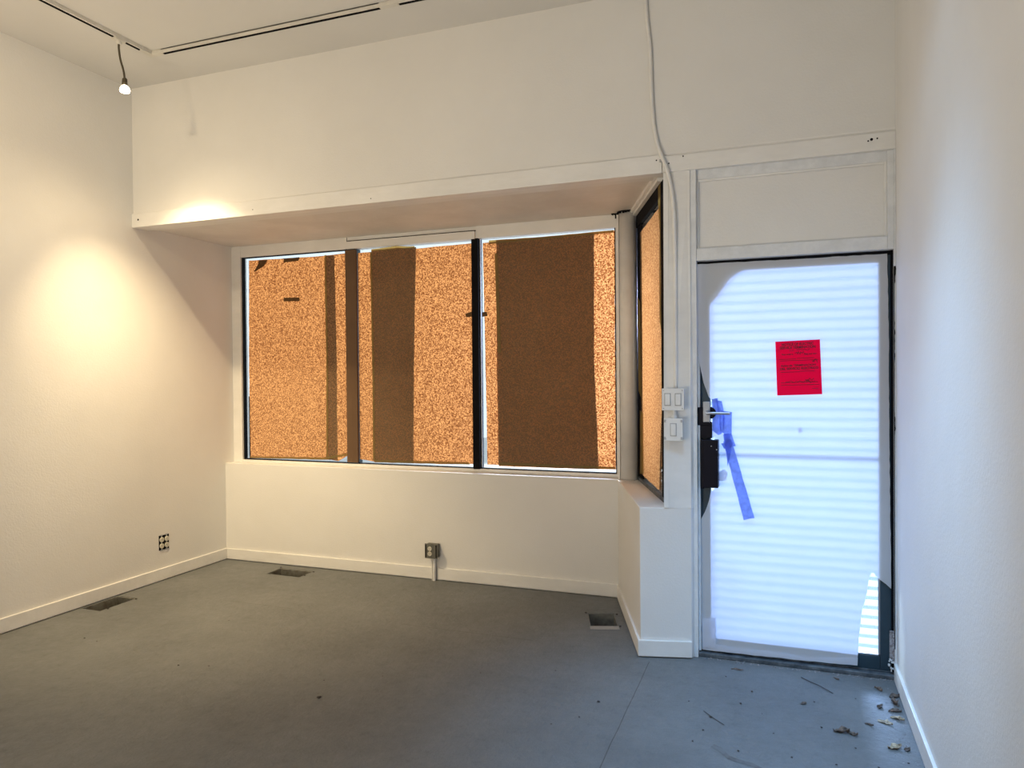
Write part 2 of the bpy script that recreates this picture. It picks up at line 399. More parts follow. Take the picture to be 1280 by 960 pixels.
# baseboards
bh = 0.092
def baseboard(name, a, b, nrm, h=bh, t=0.014, z0=0.006):
    a, b, nrm = Vector(a), Vector(b), Vector(nrm).normalized() * t
    bm = new_bm(); pts = [a, b, b + nrm, a + nrm]
    add_prism(bm, [(p.x, p.y) for p in pts], z0, h)
    return struct(obj(name, bm, TRIMM, bevel=0.003))
baseboard('baseboard_left', (L, BACK), (L, BAY), (1, 0))
baseboard('baseboard_bay', (L + 0.014, BAY), (-2.449, BAY), (0, -1))
baseboard('baseboard_bay', (-2.405, BAY), (P2.x, P2.y), (0, -1))
dr = (P2 - P1).normalized(); nr = Vector((-dr.y, dr.x)); nr = nr if nr.x < 0 else -nr
baseboard('baseboard_return', P1 + nr * 0.0, P2 - dr * 0.014, nr)
df = (PR - P1).normalized(); nf = Vector((df.y, -df.x))
baseboard('baseboard_front', P1 - df * 0.013, PR, nf)
baseboard('baseboard_right', (R, BACK), (R, D - 0.012), (-1, 0))
baseboard('baseboard_back', (L, BACK), (R, BACK), (0, 1))

# corner column between the two windows
bm = new_bm(); add_cyl(bm, (-0.990, 4.930, LEDGE), (-0.990, 4.930, SOF), 0.062, seg=40)
c = struct(obj('trim_%d' % 40, bm, TRIMM, smooth=True))
bm = new_bm(); add_box(bm, -1.083, -1.040, 4.962, 5.04, LEDGE, SOF); trim(bm)
bm = new_bm(); add_box(bm, -1.062, -1.049, 4.90, 4.97, LEDGE, SOF - 0.02); trim(bm)
# broken caulk around the head of the column
bm = new_bm()
rnd = random.Random(3)
for k in range(16):
    a0 = math.pi * 1.0 + k * 0.13
    x = -0.99 + 0.066 * math.cos(a0); y = 4.93 + 0.066 * math.sin(a0)
    add_box(bm, x - 0.008, x + 0.007, y - 0.004, y + 0.004, SOF - rnd.uniform(0.004, 0.018), SOF - 0.001)
for k in range(9):
    x = -1.105 + k * 0.006; add_box(bm, x, x + 0.007, 4.93 + k * 0.002, 4.94 + k * 0.002, SOF - rnd.uniform(0.004, 0.05) * (1 if k > 3 else 0.3), SOF - 0.001)
trim(bm, BLACK)

# ------------------------------------------------------------------ front window of the bay
w1 = bpy.data.objects.new('window_1', None); C.objects.link(w1); w1.location = (-2.7, WIN, LEDGE); struct(w1)
GZ0, GZ1 = 0.828, 2.514
FY = 4.965
bm = new_bm()
add_box(bm, L, -4.272, FY, 5.05, LEDGE, SOF)                      # left jamb
obj('window_jamb', bm, TRIMM, w1, bevel=0.002)
box('window_head', -4.272, -3.235, FY + 0.004, 5.05, GZ1, SOF, TRIMM, w1, 0.002)
box('window_head', -3.232, -2.13, FY - 0.012, 5.05, GZ1 - 0.002, SOF - 0.036, TRIMM, w1, 0.002)
box('window_head', -2.128, -1.083, FY + 0.002, 5.05, GZ1 + 0.002, SOF, TRIMM, w1, 0.002)
box('window_head', -3.232, -2.13, FY + 0.01, 5.05, SOF - 0.0295, SOF, TRIMM, w1)
box('head_gap', -3.225, -2.125, FY - 0.004, 5.0, SOF - 0.0355, SOF - 0.030, BLACK, w1)
box('window_stool', -4.272, -1.083, FY, 5.05, LEDGE, GZ0 - 0.008, TRIMM, w1, 0.002)
# dark metal glazing bars
def bar(x0, x1, z0, z1, y0=4.985, y1=5.02, mat=BLACK, nm='glazing_bar'): return box(nm, x0, x1, y0, y1, z0, z1, mat, w1)
bar(-4.272, -4.264, GZ0 - .006, GZ1); bar(-4.222, -4.216, GZ0, 1.35, 4.992)
bar(-4.272, -1.083, GZ0 - 0.008, GZ0 - 0.001)
bar(-4.272, -3.235, GZ1 - 0.004, GZ1 + 0.0005)
box('mullion', -3.243, -3.153, 4.972, 5.04, GZ0 - .01, GZ1, DARKMET, w1)
box('mullion', -2.160, -2.106, 4.958, 5.04, GZ0 - .01, GZ1 + 0.002, BLACK, w1, 0.003)
bar(-1.092, -1.083, GZ0, GZ1, 4.968)
for x0, x1 in ((-4.264, -3.243), (-3.153, -2.160), (-2.106, -1.092)):
    box('glass_pane', x0, x1, 5.002, 5.008, GZ0 - .002, GZ1, GLASS, w1)
# loose white caulk line right of the black mullion
box('sealant_line', -2.104, -2.098, 4.99, 5.0, GZ0, GZ1, FRAMEM, w1)

# side window of the bay
w2 = bpy.data.objects.new('window_2', None); C.objects.link(w2); w2.location = (-0.8, 4.5, LEDGE); struct(w2)
SU = SD.normalized(); LS = SD.length
def side(s, d, z):   # s along the window in its own units, d into the bay
    p = SA + SD * s + SN * d; return (p.x, p.y, z)
def side_box(name, s0, s1, d0, d1, z0, z1, mat, parent):
    bm = new_bm(); add_prism(bm, [side(s0, d0, 0)[:2], side(s1, d0, 0)[:2], side(s1, d1, 0)[:2], side(s0, d1, 0)[:2]], z0, z1)
    return obj(name, bm, mat, parent)
side_box('window_head', -0.02, 1.0, -0.03, 0.035, 2.568, SOF, TRIMM, w2)
side_box('head_moulding', 0.02, 1.0, 0.035, 0.052, 2.585, SOF, TRIMM, w2)
side_box('head_rail', 0.03, 1.0, -0.03, 0.012, 2.49, 2.568, BLACK, w2)
side_box('stile', -0.10, 0.255, -0.03, 0.003, LEDGE, 2.57, BLACK, w2)
side_box('stile', 0.955, 1.03, -0.03, 0.010, LEDGE, 2.57, BLACK, w2)
side_box('sill_rail', 0.02, 1.0, -0.03, 0.012, LEDGE, 0.822, DIRT, w2)
side_box('glass_pane', 0.2, 0.955, -0.006, 0.0, 0.82, 2.50, GLASS, w2)

# ------------------------------------------------------------------ papers and tape on the windows
def front(y):
    return lambda u, v, d: (u, y - abs(d), v)
def kraft_sheet(label, pts, y, seed, mat=KRAFT, dense=None):
    o = sheet('kraft_paper_sheet', rough_edges(pts, 0.0015, 0.05, seed), mat, front(y), 0.07, ripple=0.0025, seed=seed, split=dense)
    if dense:
        o.data.materials.append(KRAFT_DENSE)
        for p in o.data.polygons:
            cx = sum(o.data.vertices[i].co.x for i in p.vertices) / len(p.vertices)
            if cx > dense: p.material_index = 1
    return tag(o, label, 'paper')
YB, YF = 4.9955, 4.9885
kraft_sheet('sunlit brown kraft paper sheet covering the leftmost window pane', [(-4.205, 2.488), (-4.218, 1.6), (-4.213, 0.832), (-3.352, 0.842), (-3.350, 1.7), (-3.362, 2.478)], YB, 1, dense=-3.44)
kraft_sheet('narrow kraft paper strip lapping the left pane beside the wrapped post', [(-3.440, 2.480), (-3.436, 1.6), (-3.446, 0.848), (-3.345, 0.834), (-3.250, 0.885), (-3.246, 2.486)], YF, 2)
kraft_sheet('kraft paper sheet on the middle pane right behind the wrapped post', [(-3.150, 2.480), (-3.150, 0.856), (-3.02, 0.840), (-2.672, 0.838), (-2.660, 1.5), (-2.632, 2.493)], YB, 3, dense=-3.02)
kraft_sheet('wide kraft paper sheet over the right part of the middle pane', [(-3.024, 2.478), (-3.018, 2.492), (-2.78, 2.497), (-2.632, 2.480), (-2.166, 2.488), (-2.164, 0.852), (-2.40, 0.842), (-3.016, 0.836), (-3.008, 1.6)], YF, 4)
kraft_sheet('kraft paper sheet just right of the black window bar', [(-2.082, 2.485), (-2.074, 2.485), (-1.240, 2.492), (-1.246, 1.6), (-1.218, 0.846), (-2.060, 0.850), (-2.066, 1.4)], YB, 5, dense=-1.972)
kraft_sheet('large dark brown kraft paper sheet on the right window pane', [(-1.972, 2.496), (-1.60, 2.494), (-1.096, 2.500), (-1.097, 0.850), (-1.4, 0.844), (-1.966, 0.842), (-1.976, 1.5)], YF, 6)
# paper wrapped round the mullion
bm = new_bm()
zs = [GZ0 + 0.004 + i * (2.50 - GZ0) / 14 for i in range(15)]
rows = []
for z in zs:
    j = 0.002 * noise.noise(Vector((1.3, z * 5, 0)))
    rows.append([bm.verts.new(p) for p in ((-3.2475 + j, 4.984, z), (-3.2475 + j, 4.967, z), (-3.20, 4.9645 + j, z), (-3.149 + j, 4.967, z), (-3.149 + j, 4.984, z))])
for a, b in zip(rows, rows[1:]):
    for k in range(4): bm.faces.new((a[k], a[k + 1], b[k + 1], b[k]))
tag(obj('kraft_paper_wrap', bm, KRAFT_BACK), 'brown kraft paper strip wrapped over the post between left and middle panes', 'paper')
# side window
def sp(y=0.016): return lambda u, v, d: side(u, y + abs(d), v)
o = sheet('kraft_paper_sheet', rough_edges([(0.205, 2.435), (0.55, 2.44), (0.955, 2.45), (0.955, 1.4), (0.87, 1.05), (0.84, 0.84), (0.22, 0.85)], 0.002, 0.06, 8), KRAFT_SIDE, sp(0.005), 0.08, ripple=0.002, seed=8.5)
tag(o, 'narrow kraft paper sheet on the side window beside the white column', 'paper')
o = sheet('kraft_paper_strip', rough_edges([(0.12, 2.03), (0.24, 1.98), (0.27, 1.5), (0.26, 1.35), (0.15, 1.40)], 0.002, 0.05, 9), TAPE, sp(0.012), 0.08, ripple=0.003, seed=3)
tag(o, 'loose tan paper strip at mid height on the left edge of the side window', 'paper')
o = sheet('kraft_paper_strip', rough_edges([(0.20, 1.27), (0.32, 1.26), (0.34, 0.87), (0.19, 0.85)], 0.002, 0.05, 9), TAPE, sp(0.012), 0.08, ripple=0.003, seed=4)
tag(o, 'tan paper strip low on the left edge of the side window', 'paper')
o = sheet('kraft_paper_strip', rough_edges([(0.90, 2.56), (0.97, 2.565), (0.97, 1.75), (0.92, 1.8), (0.94, 2.3), (0.90, 2.45)], 0.002, 0.05, 9), TAPE, sp(0.012), 0.08, ripple=0.003, seed=5)
tag(o, 'curled tan paper strip at the upper right edge of the side window', 'paper')

def tape(label, pts, y=YF - 0.0035, mat=TAPE, seed=0, name='tape_strip'):
    o = sheet(name, rough_edges(pts, 0.0012, 0.06, seed + 20), mat, front(y), 0.06, ripple=0.001, seed=seed)
    return tag(o, label, 'tape')
tape('long vertical tan tape strip on the left pane papers', [(-3.452, 2.482), (-3.434, 2.484), (-3.428, 1.6), (-3.438, 0.845), (-3.456, 0.845), (-3.446, 1.6)], seed=1)
tape('long vertical tan tape strip on the middle pane papers', [(-3.032, 2.480), (-3.014, 2.480), (-3.004, 1.5), (-3.006, 0.850), (-3.024, 0.850), (-3.022, 1.5)], seed=2)
tape('vertical tan tape strip on the upper left of the right pane', [(-1.986, 2.40), (-1.962, 2.40), (-1.940, 1.675), (-1.966, 1.675)], seed=3)
tape('horizontal tan tape along the top of the right pane paper', [(-2.03, 2.498), (-1.62, 2.494), (-1.10, 2.502), (-1.10, 2.486), (-1.62, 2.478), (-2.03, 2.470)], seed=4)
tape('short tan tape strip along the bottom of the middle pane paper', [(-3.01, 0.856), (-2.2, 0.864), (-2.2, 0.846), (-3.01, 0.838)], seed=5)
tape('tan tape along the bottom edge of the leftmost pane paper', [(-4.212, 0.846), (-3.47, 0.860), (-3.26, 0.900), (-3.26, 0.880), (-3.47, 0.842), (-4.212, 0.832)], seed=6)
tape('tan tape along the bottom edge of the right pane paper', [(-1.96, 0.872), (-1.10, 0.868), (-1.10, 0.852), (-1.96, 0.850)], seed=7)
tape('thin tan tape along the top of the middle pane paper', [(-3.02, 2.500), (-2.80, 2.512), (-2.70, 2.500), (-2.64, 2.498), (-2.64, 2.484), (-3.02, 2.482)], seed=8)
tape('small dark brown tape bar in the middle of the leftmost pane', [(-3.851, 2.160), (-3.694, 2.156), (-3.694, 2.126), (-3.851, 2.130)], mat=TAPE_BROWN, seed=9)
tape('slanted dark brown tape corner at top left of the leftmost pane', [(-4.150, 2.385), (-4.10, 2.455), (-4.095, 2.482), (-4.005, 2.480), (-4.045, 2.430)], mat=TAPE_BROWN, seed=10)
tape('dark brown tape bar at the top of the leftmost pane', [(-3.846, 2.482), (-3.690, 2.482), (-3.700, 2.452), (-3.846, 2.448)], mat=TAPE_BROWN, seed=11)
tape('small dark brown tape piece touching the black window bar', [(-2.225, 1.965), (-2.166, 1.985), (-2.166, 1.945), (-2.215, 1.942)], mat=TAPE_BROWN, seed=12)
tape('small dark brown tape piece just right of the black window bar', [(-2.085, 1.975), (-2.05, 1.975), (-2.045, 1.945), (-2.085, 1.94)], mat=TAPE_BROWN, seed=13)

# ------------------------------------------------------------------ door
d1 = bpy.data.objects.new('door_1', None); C.objects.link(d1); d1.location = (0, D, 0); struct(d1)
# frame round door and transom
JY = 3.972
box('frame_jamb', -0.466, -0.436, JY, 4.10, 0.0, TRIM + .002, FRAMEM, d1, 0.002)
box('frame_jamb', 0.4985, R, JY, 4.10, 0.0, TRIM + .002, FRAMEM, d1, 0.002)
box('frame_jamb', 0.470, 0.4985, JY + .008, 4.10, 2.104, TRIM + .002, FRAMEM, d1, 0.002)
box('frame_head', -0.436, 0.470, JY + .004, 4.10, 2.104, 2.168, FRAMEM, d1, 0.003)
box('frame_head', -0.436, 0.470, JY + 0.022, 4.10, 2.535, TRIM + .002, FRAMEM, d1)
# transom panel with its moulding
tp = box('transom_panel', -0.436, 0.470, 4.008, 4.05, 2.166, 2.54, WALL, d1)
bm = new_bm()
add_box(bm, -0.436, -0.424, 3.996, 4.012, 2.166, 2.536); add_box(bm, 0.458, 0.470, 3.996, 4.012, 2.166, 2.536)
add_box(bm, -0.424, 0.458, 3.998, 4.012, 2.524, 2.536); add_box(bm, -0.424, 0.458, 3.998, 4.012, 2.166, 2.172)
obj('panel_moulding', bm, TRIMM, d1, bevel=0.002)
# dark weatherstrip gap over and beside the door
box('door_gap', -0.436, 0.4985, 4.022, 4.09, 2.083, 2.104, BLACK, d1)
box('door_gap', 0.4885, 0.4985, 4.012, 4.09, 0.03, 2.104, BLACK, d1)
# ragged worn edge of the right jamb
bm = new_bm(); prev = None
for k in range(150):
    z = 2.02 - k * 0.0125
    base_w = 0.0065 if z > 1.88 else (0.004 if z > 1.2 else 0.0015)
    w = 0.4975 + max(0.0012, base_w * (0.55 + 1.3 * noise.noise(Vector((0.3, z * 9, 2))) + 0.8 * noise.noise(Vector((5.1, z * 45, 0)))))
    cur = [bm.verts.new(p) for p in ((0.4965, JY + 0.01, z), (0.4965, JY - 0.0012, z), (w, JY - 0.0012, z), (w, JY + 0.01, z))]
    if prev:
        for i in range(4): bm.faces.new((prev[i], prev[(i + 1) % 4], cur[(i + 1) % 4], cur[i]))
    prev = cur
obj('worn_edge', bm, BLACK, d1)
# door leaf: dark aluminium stiles and rails, glass, in front of the street shutter
LY0, LY1 = 4.022, 4.066
box('door_stile', -0.434, -0.372, LY0, LY1, 0.03, 2.085, DARKMET, d1, 0.003)
box('door_stile', 0.438, 0.4885, LY0, LY1, 0.03, 2.085, DARKMET, d1, 0.003)
box('door_rail', -0.372, 0.438, LY0, LY1, 2.050, 2.085, DARKMET, d1, 0.003)
box('door_rail', -0.372, 0.438, LY0, LY1, 0.03, 0.098, DARKMET, d1, 0.003)
box('glazing_bead', 0.430, 0.438, LY0 + .004, LY0 + .02, 0.098, 2.05, CHROME, d1)
box('glazing_bead', -0.372, 0.438, LY0 + .004, LY0 + .02, 0.098, 0.104, CHROME, d1)
box('glass_pane', -0.372, 0.438, 4.040, 4.046, 0.098, 2.05, GLASS, d1)
# corner brace outside the glass, top left
bm = new_bm()
pts = [(-0.374, 1.868), (-0.374, 2.052), (-0.19, 2.052), (-0.24, 2.030), (-0.275, 2.000), (-0.335, 1.915), (-0.355, 1.893)]
va = [bm.verts.new((x, 4.050, z)) for x, z in pts]; vb = [bm.verts.new((x, 4.056, z)) for x, z in pts]
bm.faces.new(va); bm.faces.new(list(reversed(vb)))
for i in range(len(pts)): bm.faces.new((va[i], va[(i + 1) % len(pts)], vb[(i + 1) % len(pts)], vb[i]))
obj('corner_brace', bm, DARKMET, d1)
# threshold
bm = new_bm(); add_box(bm, -0.436, 0.4985, 3.985, 4.12, 0.0, 0.022); add_box(bm, -0.436, 0.4985, 4.02, 4.10, 0.022, 0.030)
obj('threshold', bm, DIRT, d1, bevel=0.004)
# hinge at the lower right
h = bm = new_bm()
for k in range(5): add_cyl(bm, (0.4955, 4.002, 0.095 + k * 0.028), (0.4955, 4.002, 0.119 + k * 0.028), 0.0075 if k % 2 == 0 else 0.006, seg=12)
add_box(bm, 0.478, 0.4955, 4.008, 4.014, 0.10, 0.235)
obj('hinge', bm, RUST, d1)
bm = new_bm(); rnd = random.Random(5)
for k in range(10):
    x = 0.470 + rnd.uniform(0, .022); z = 0.035 + rnd.uniform(0, .06); s = rnd.uniform(.004, .009)
    add_box(bm, x, x + s, 4.004 - s, 4.010, z, z + s)
obj('flaked_paint', bm, FRAMEM, d1)
# lever handle with its back plate
bm = new_bm(); add_box(bm, -0.407, -0.371, 3.985, 3.992, 1.250, 1.360)
hp = obj('handle_plate', bm, CHROME, d1, bevel=0.004)
bm = new_bm(); add_cyl(bm, (-0.389, 3.986, 1.300), (-0.389, 3.950, 1.300), 0.012); add_tube(bm, smooth_path([(-0.389, 3.953, 1.300), (-0.36, 3.950, 1.300), (-0.33, 3.951, 1.300), (-0.268, 3.955, 1.299)], 5), 0.0075)
add_cyl(bm, (-0.389, 3.984, 1.272), (-0.389, 3.979, 1.272), 0.006); add_cyl(bm, (-0.389, 3.984, 1.345), (-0.389, 3.981, 1.345), 0.004)
obj('door_lever', bm, CHROME, hp, smooth=False)
bm = new_bm()
add_box(bm, -0.436, -0.372, 3.993, 4.024, 1.232, 1.330); add_box(bm, -0.425, -0.362, 3.996, 4.024, 1.165, 1.255)
add_cyl(bm, (-0.372, 3.994, 1.300), (-0.372, 4.02, 1.300), 0.032)
obj('lock_case', bm, BLACKMET, d1, bevel=0.003)
bm = new_bm(); add_box(bm, -0.405, -0.328, 3.950, 4.022, 0.908, 1.160); add_box(bm, -0.418, -0.400, 3.965, 4.022, 0.900, 1.160)
lb = obj('lock_box', bm, BLACKMET, d1, bevel=0.004)
dots(lb, [(-0.362, 3.949, 1.128, .003), (-0.335, 3.949, 1.110, .003)], 'screw', mat=GREYP)

box('door_stop', -0.436, -0.4235, 3.994, 4.022, 0.03, 2.083, FRAMEM, d1, 0.002)
# paper over the door glass
DP = [(-0.449, 2.087), (-0.317, 2.090), (0.075, 2.087), (0.472, 2.088), (0.478, 1.684), (0.480, 1.136), (0.486, 0.441), (0.464, 0.462), (0.439, 0.48), (0.421, 0.494), (0.412, 0.510), (0.403, 0.515),
      (0.396, 0.508), (0.386, 0.475), (0.381, 0.427), (0.370, 0.37), (0.357, 0.329), (0.349, 0.256), (0.340, 0.175), (0.334, 0.047), (0.217, 0.043), (0.067, 0.040), (-0.087, 0.036), (-0.246, 0.036),
      (-0.423, 0.032), (-0.4235, 0.257), (-0.4238, 0.514), (-0.4235, 0.728), (-0.402, 0.771), (-0.381, 0.832), (-0.370, 0.880), (-0.345, 0.905), (-0.346, 0.946), (-0.346, 1.115), (-0.347, 1.170),
      (-0.375, 1.163), (-0.362, 1.22), (-0.353, 1.29), (-0.358, 1.359), (-0.380, 1.385), (-0.405, 1.46), (-0.43, 1.60), (-0.446, 1.76), (-0.449, 1.922)]
def dcurl(x, z):
    c = 0.0
    if x < -0.38: c += 0.0
    r = math.hypot(x - 0.36, z - 0.30); c += 0.004 * max(0, 1 - r / 0.3)
    r = math.hypot(x + 0.39, z - 0.82); c += 0.012 * max(0, 1 - r / 0.09)
    c += 0.010 * max(0, 1 - abs(x + 0.41) / 0.03) * max(0, 1 - abs(z - 1.50) / 0.16)
    c += 0.0015 * math.sin(z * 60 + 3 * x) * max(0, 1 - abs(z - 0.1) / 0.12)
    return c
bmx = sheet('door_paper_sheet', rough_edges(DP, 0.0012, 0.03, 5), WPAPER, lambda u, v, d: (u, 4.012 - 0.024 * min(1, max(0, (-0.395 - u) / 0.025)) * min(1, max(0, (v - 1.40) / 0.25)) - abs(d), v), 0.03, ripple=0.005, curl=dcurl, seed=2.2)
tag(bmx, 'torn white paper sheet covering the glass of the entrance door', 'paper')
# folded strip along the bottom and an extra doubled scrap on the left
tag(sheet('door_paper_strip', rough_edges([(-0.416, 0.075), (-0.25, 0.062), (-0.02, 0.066), (0.10, 0.055), (0.336, 0.085), (0.334, 0.045), (0.07, 0.038), (-0.25, 0.034), (-0.416, 0.034)], .0015, .03, 6), WPAPER, front(4.0035), 0.03, ripple=0.003, seed=4),
    'folded white paper strip along the bottom edge of the door paper', 'paper')
tag(sheet('door_paper_scrap', rough_edges([(-0.418, 0.20), (-0.35, 0.215), (-0.345, 0.05), (-0.416, 0.045)], .002, .02, 7), WPAPER, front(4.0015), 0.03, ripple=0.003, seed=5),
    'small white paper scrap at the lower left corner of the door paper', 'paper')
tag(sheet('door_paper_scrap', rough_edges([(-0.332, 0.985), (-0.30, 1.005), (-0.285, 0.985), (-0.292, 0.945), (-0.325, 0.938)], .001, .02, 8), WPAPER, front(3.9990), 0.02, ripple=0.003, seed=6),
    'small curled white paper scrap right of the black lock box', 'paper')
tag(sheet('door_paper_scrap', rough_edges([(0.062, 1.225), (0.078, 1.232), (0.082, 1.208), (0.064, 1.200)], .001, .02, 9), WPAPER, front(3.9995), 0.02, ripple=0.003, seed=7),
    'tiny white paper patch in the middle of the door paper under the red notice', 'paper')

# blue tape bundle
bt = thing('blue_tape_bundle', (-0.29, 4.0, 1.2), 'strips of blue painter tape stuck beside the door lever', 'tape')
def bstrip(pts, y, seed): return sheet('tape_strip', rough_edges(pts, .001, .03, seed), BTAPE, front(y), 0.03, parent=bt, ripple=0.004, seed=seed)
bstrip([(-0.362, 1.372), (-0.333, 1.378), (-0.318, 1.300), (-0.312, 1.190), (-0.330, 1.182), (-0.360, 1.205)], 3.996, 1)
bstrip([(-0.345, 1.368), (-0.311, 1.362), (-0.296, 1.27), (-0.300, 1.192), (-0.322, 1.200), (-0.322, 1.29)], 3.9935, 2)
bstrip([(-0.313, 1.313), (-0.26, 1.305), (-0.262, 1.185), (-0.300, 1.180)], 3.991, 3)
bstrip([(-0.305, 1.187), (-0.262, 1.190), (-0.242, 1.128), (-0.270, 1.120), (-0.300, 1.145)], 3.9935, 4)
bstrip([(-0.305, 1.150), (-0.264, 1.163), (-0.150, 0.756), (-0.172, 0.752), (-0.204, 0.741)], 3.9905, 5)
bstrip([(-0.300, 1.191), (-0.272, 1.191), (-0.265, 1.10), (-0.283, 1.02), (-0.292, 1.107)], 3.988, 6)
bstrip([(-0.315, 1.140), (-0.262, 1.152), (-0.262, 1.128), (-0.30, 1.112)], 3.9855, 7)

# red notice
nt_ = thing('service_notice', (0.063, 3.992, 1.392), 'red printed electric service notice taped to the white door paper', 'notice')
NC = [(-0.045, 1.668), (0.166, 1.675), (0.176, 1.399), (-0.037, 1.392)]
NY = 3.9935
o = sheet('notice_sheet', NC, REDP, front(NY), 0.04, parent=nt_, ripple=0.001, seed=1)
nx = (Vector(NC[1]) - Vector(NC[0])).normalized(); nz = Vector((-nx.y, nx.x))
def text(parent, s, u, v, size, width=None, bold=0.0):
    cu = bpy.data.curves.new('notice_text', 'FONT'); cu.body = s; cu.size = size; cu.align_x = 'CENTER'; cu.align_y = 'CENTER'; cu.offset = bold
    t = bpy.data.objects.new('notice_text', cu); C.objects.link(t)
    dg = bpy.context.evaluated_depsgraph_get(); me = bpy.data.meshes.new_from_object(t.evaluated_get(dg))
    bpy.data.objects.remove(t)
    xs = [q.co.x for q in me.vertices]; w = max(xs) - min(xs)
    k = (width / w) if width else 1.0
    for q in me.vertices:
        p = Vector(NC[0]) + nx * (u + q.co.x * k) - nz * (v - q.co.y); q.co = (p.x, NY - 0.0035, p.y)
    me.materials.clear(); me.materials.append(INK)
    o = bpy.data.objects.new('notice_text', me); C.objects.link(o); o.parent = parent
    o.matrix_parent_inverse = Matrix.Translation(parent.location).inverted()
text(nt_, 'NOTICE OF ELECTRIC', 0.105, 0.018, 0.019, 0.150, 0.0004)
text(nt_, 'SERVICE TERMINATION', 0.105, 0.035, 0.019, 0.168, 0.0004)
text(nt_, 'CUT-', 0.078, 0.050, 0.011, None)
text(nt_, 'Your order is', 0.055, 0.068, 0.012, 0.055, 0.0003)
text(nt_, 'Day and time', 0.165, 0.070, 0.011, 0.060, 0.0003)
text(nt_, 'Aviso de TERMINACION', 0.105, 0.126, 0.014, 0.165, 0.0003)
text(nt_, 'DEL SERVICIO ELECTRICO', 0.108, 0.142, 0.016, 0.180, 0.0004)
bm = new_bm()
def stroke(u0, v0, u1, v1, w=0.0009):
    a = Vector(NC[0]) + nx * u0 - nz * v0; b = Vector(NC[0]) + nx * u1 - nz * v1; n_ = (b - a).normalized(); n_ = Vector((-n_.y, n_.x)) * w
    bm.faces.new([bm.verts.new((p.x, NY - 0.0035, p.y)) for p in (a - n_, b - n_, b + n_, a + n_)])
for u0, u1, v in ((.015, .095, .092), (.100, .180, .090), (.02, .20, .100), (.02, .11, .158), (.11, .18, .156), (.02, .195, .212), (.02, .20, .225), (.165, .195, .245)): stroke(u0, v, u1, v + 0.001)
rnd = random.Random(9)
for (cu_, cv, n_, w, hh) in ((.112, .064, 12, .022, .008), (.183, .106, 8, .012, .012), (.155, .200, 10, .02, .008), (.13, .048, 8, .03, .003), (.10, .209, 14, .06, .004), (.16, .212, 8, .02, .006)):
    px_ = (cu_ - w, cv)
    for k in range(n_):
        q = (cu_ - w + 2 * w * (k + 1) / n_, cv + rnd.uniform(-hh, hh)); stroke(px_[0], px_[1], q[0], q[1], 0.0011); px_ = q
obj('notice_writing', bm, INK, nt_)

# ------------------------------------------------------------------ outside
struct(box('ground', -14, 10, 4.10, 18, -0.16, -0.14, CONC), 'pale pavement outside the shop front', 'pavement')
# roll-down shutter of pale corrugated slats outside the door
sh = thing('roll_shutter', (0.02, 4.13, 0.0), 'pale horizontal slat roll-down shutter outside the door glass', 'shutter')
pitch = 0.0495; bm = new_bm(); z = 0.0; bj = new_bm()
while z < 2.62:
    prof = []
    for k in range(7):
        t = k / 6; prof.append((4.128 + 0.007 * math.sin(math.pi * t), z + 0.018 + (pitch - 0.018) * t))
    a = [bm.verts.new((-0.435, y, zz)) for y, zz in prof]; b = [bm.verts.new((0.50, y, zz)) for y, zz in prof]
    for k in range(6): bm.faces.new((a[k], b[k], b[k + 1], a[k + 1]))
    q = [bj.verts.new(p) for p in ((-0.435, 4.128, z), (0.50, 4.128, z), (0.50, 4.126, z + 0.018), (-0.435, 4.126, z + 0.018))]; bj.faces.new(q)
    z += pitch
obj('shutter_slats', bm, SLAT, sh, smooth=True); obj('slat_joints', bj, SLATJ, sh)
# the wider bar across the middle of the shutter
box('middle_bar', -0.435, 0.50, 4.136, 4.142, 1.10, 1.118, SLATJ, sh)

# ------------------------------------------------------------------ outlets, boxes, conduit
# recessed four-gang outlet without cover on the left wall
y0 = 4.162; zc = 0.285
q = thing('wall_outlet', (L, 4.21, 0.225), 'uncovered double duplex outlet in the left wall above the baseboard', 'outlet')
bm = new_bm(); add_box(bm, L - 0.03, L + 0.0015, 4.164, 4.258, 0.226, 0.336); obj('outlet_box', bm, BLACK, q)
for yy in (4.188, 4.235):
    bm = new_bm(); add_box(bm, L, L + 0.0035, yy - 0.004, yy + 0.004, 0.222, 0.340); add_box(bm, L, L + 0.003, yy - 0.012, yy + 0.012, 0.222, 0.231); add_box(bm, L, L + 0.003, yy - 0.012, yy + 0.012, 0.333, 0.341)
    st = obj('outlet_strap', bm, CHROME, q)
    for zz in (0.258, 0.304):
        bm = new_bm(); add_cyl(bm, (L, yy, zz), (L + 0.009, yy, zz), 0.0185, seg=20); f = obj('receptacle', bm, RECEP, q, bevel=0.001)
        bm = new_bm()
        for dy in (-0.006, 0.006): add_box(bm, L + 0.0088, L + 0.0095, yy + dy - 0.001, yy + dy + 0.001, zz - 0.001, zz + 0.008)
        add_cyl(bm, (L + 0.0088, yy, zz - 0.008), (L + 0.0095, yy, zz - 0.008), 0.0022, seg=10)
        obj('slots', bm, BLACK, f)

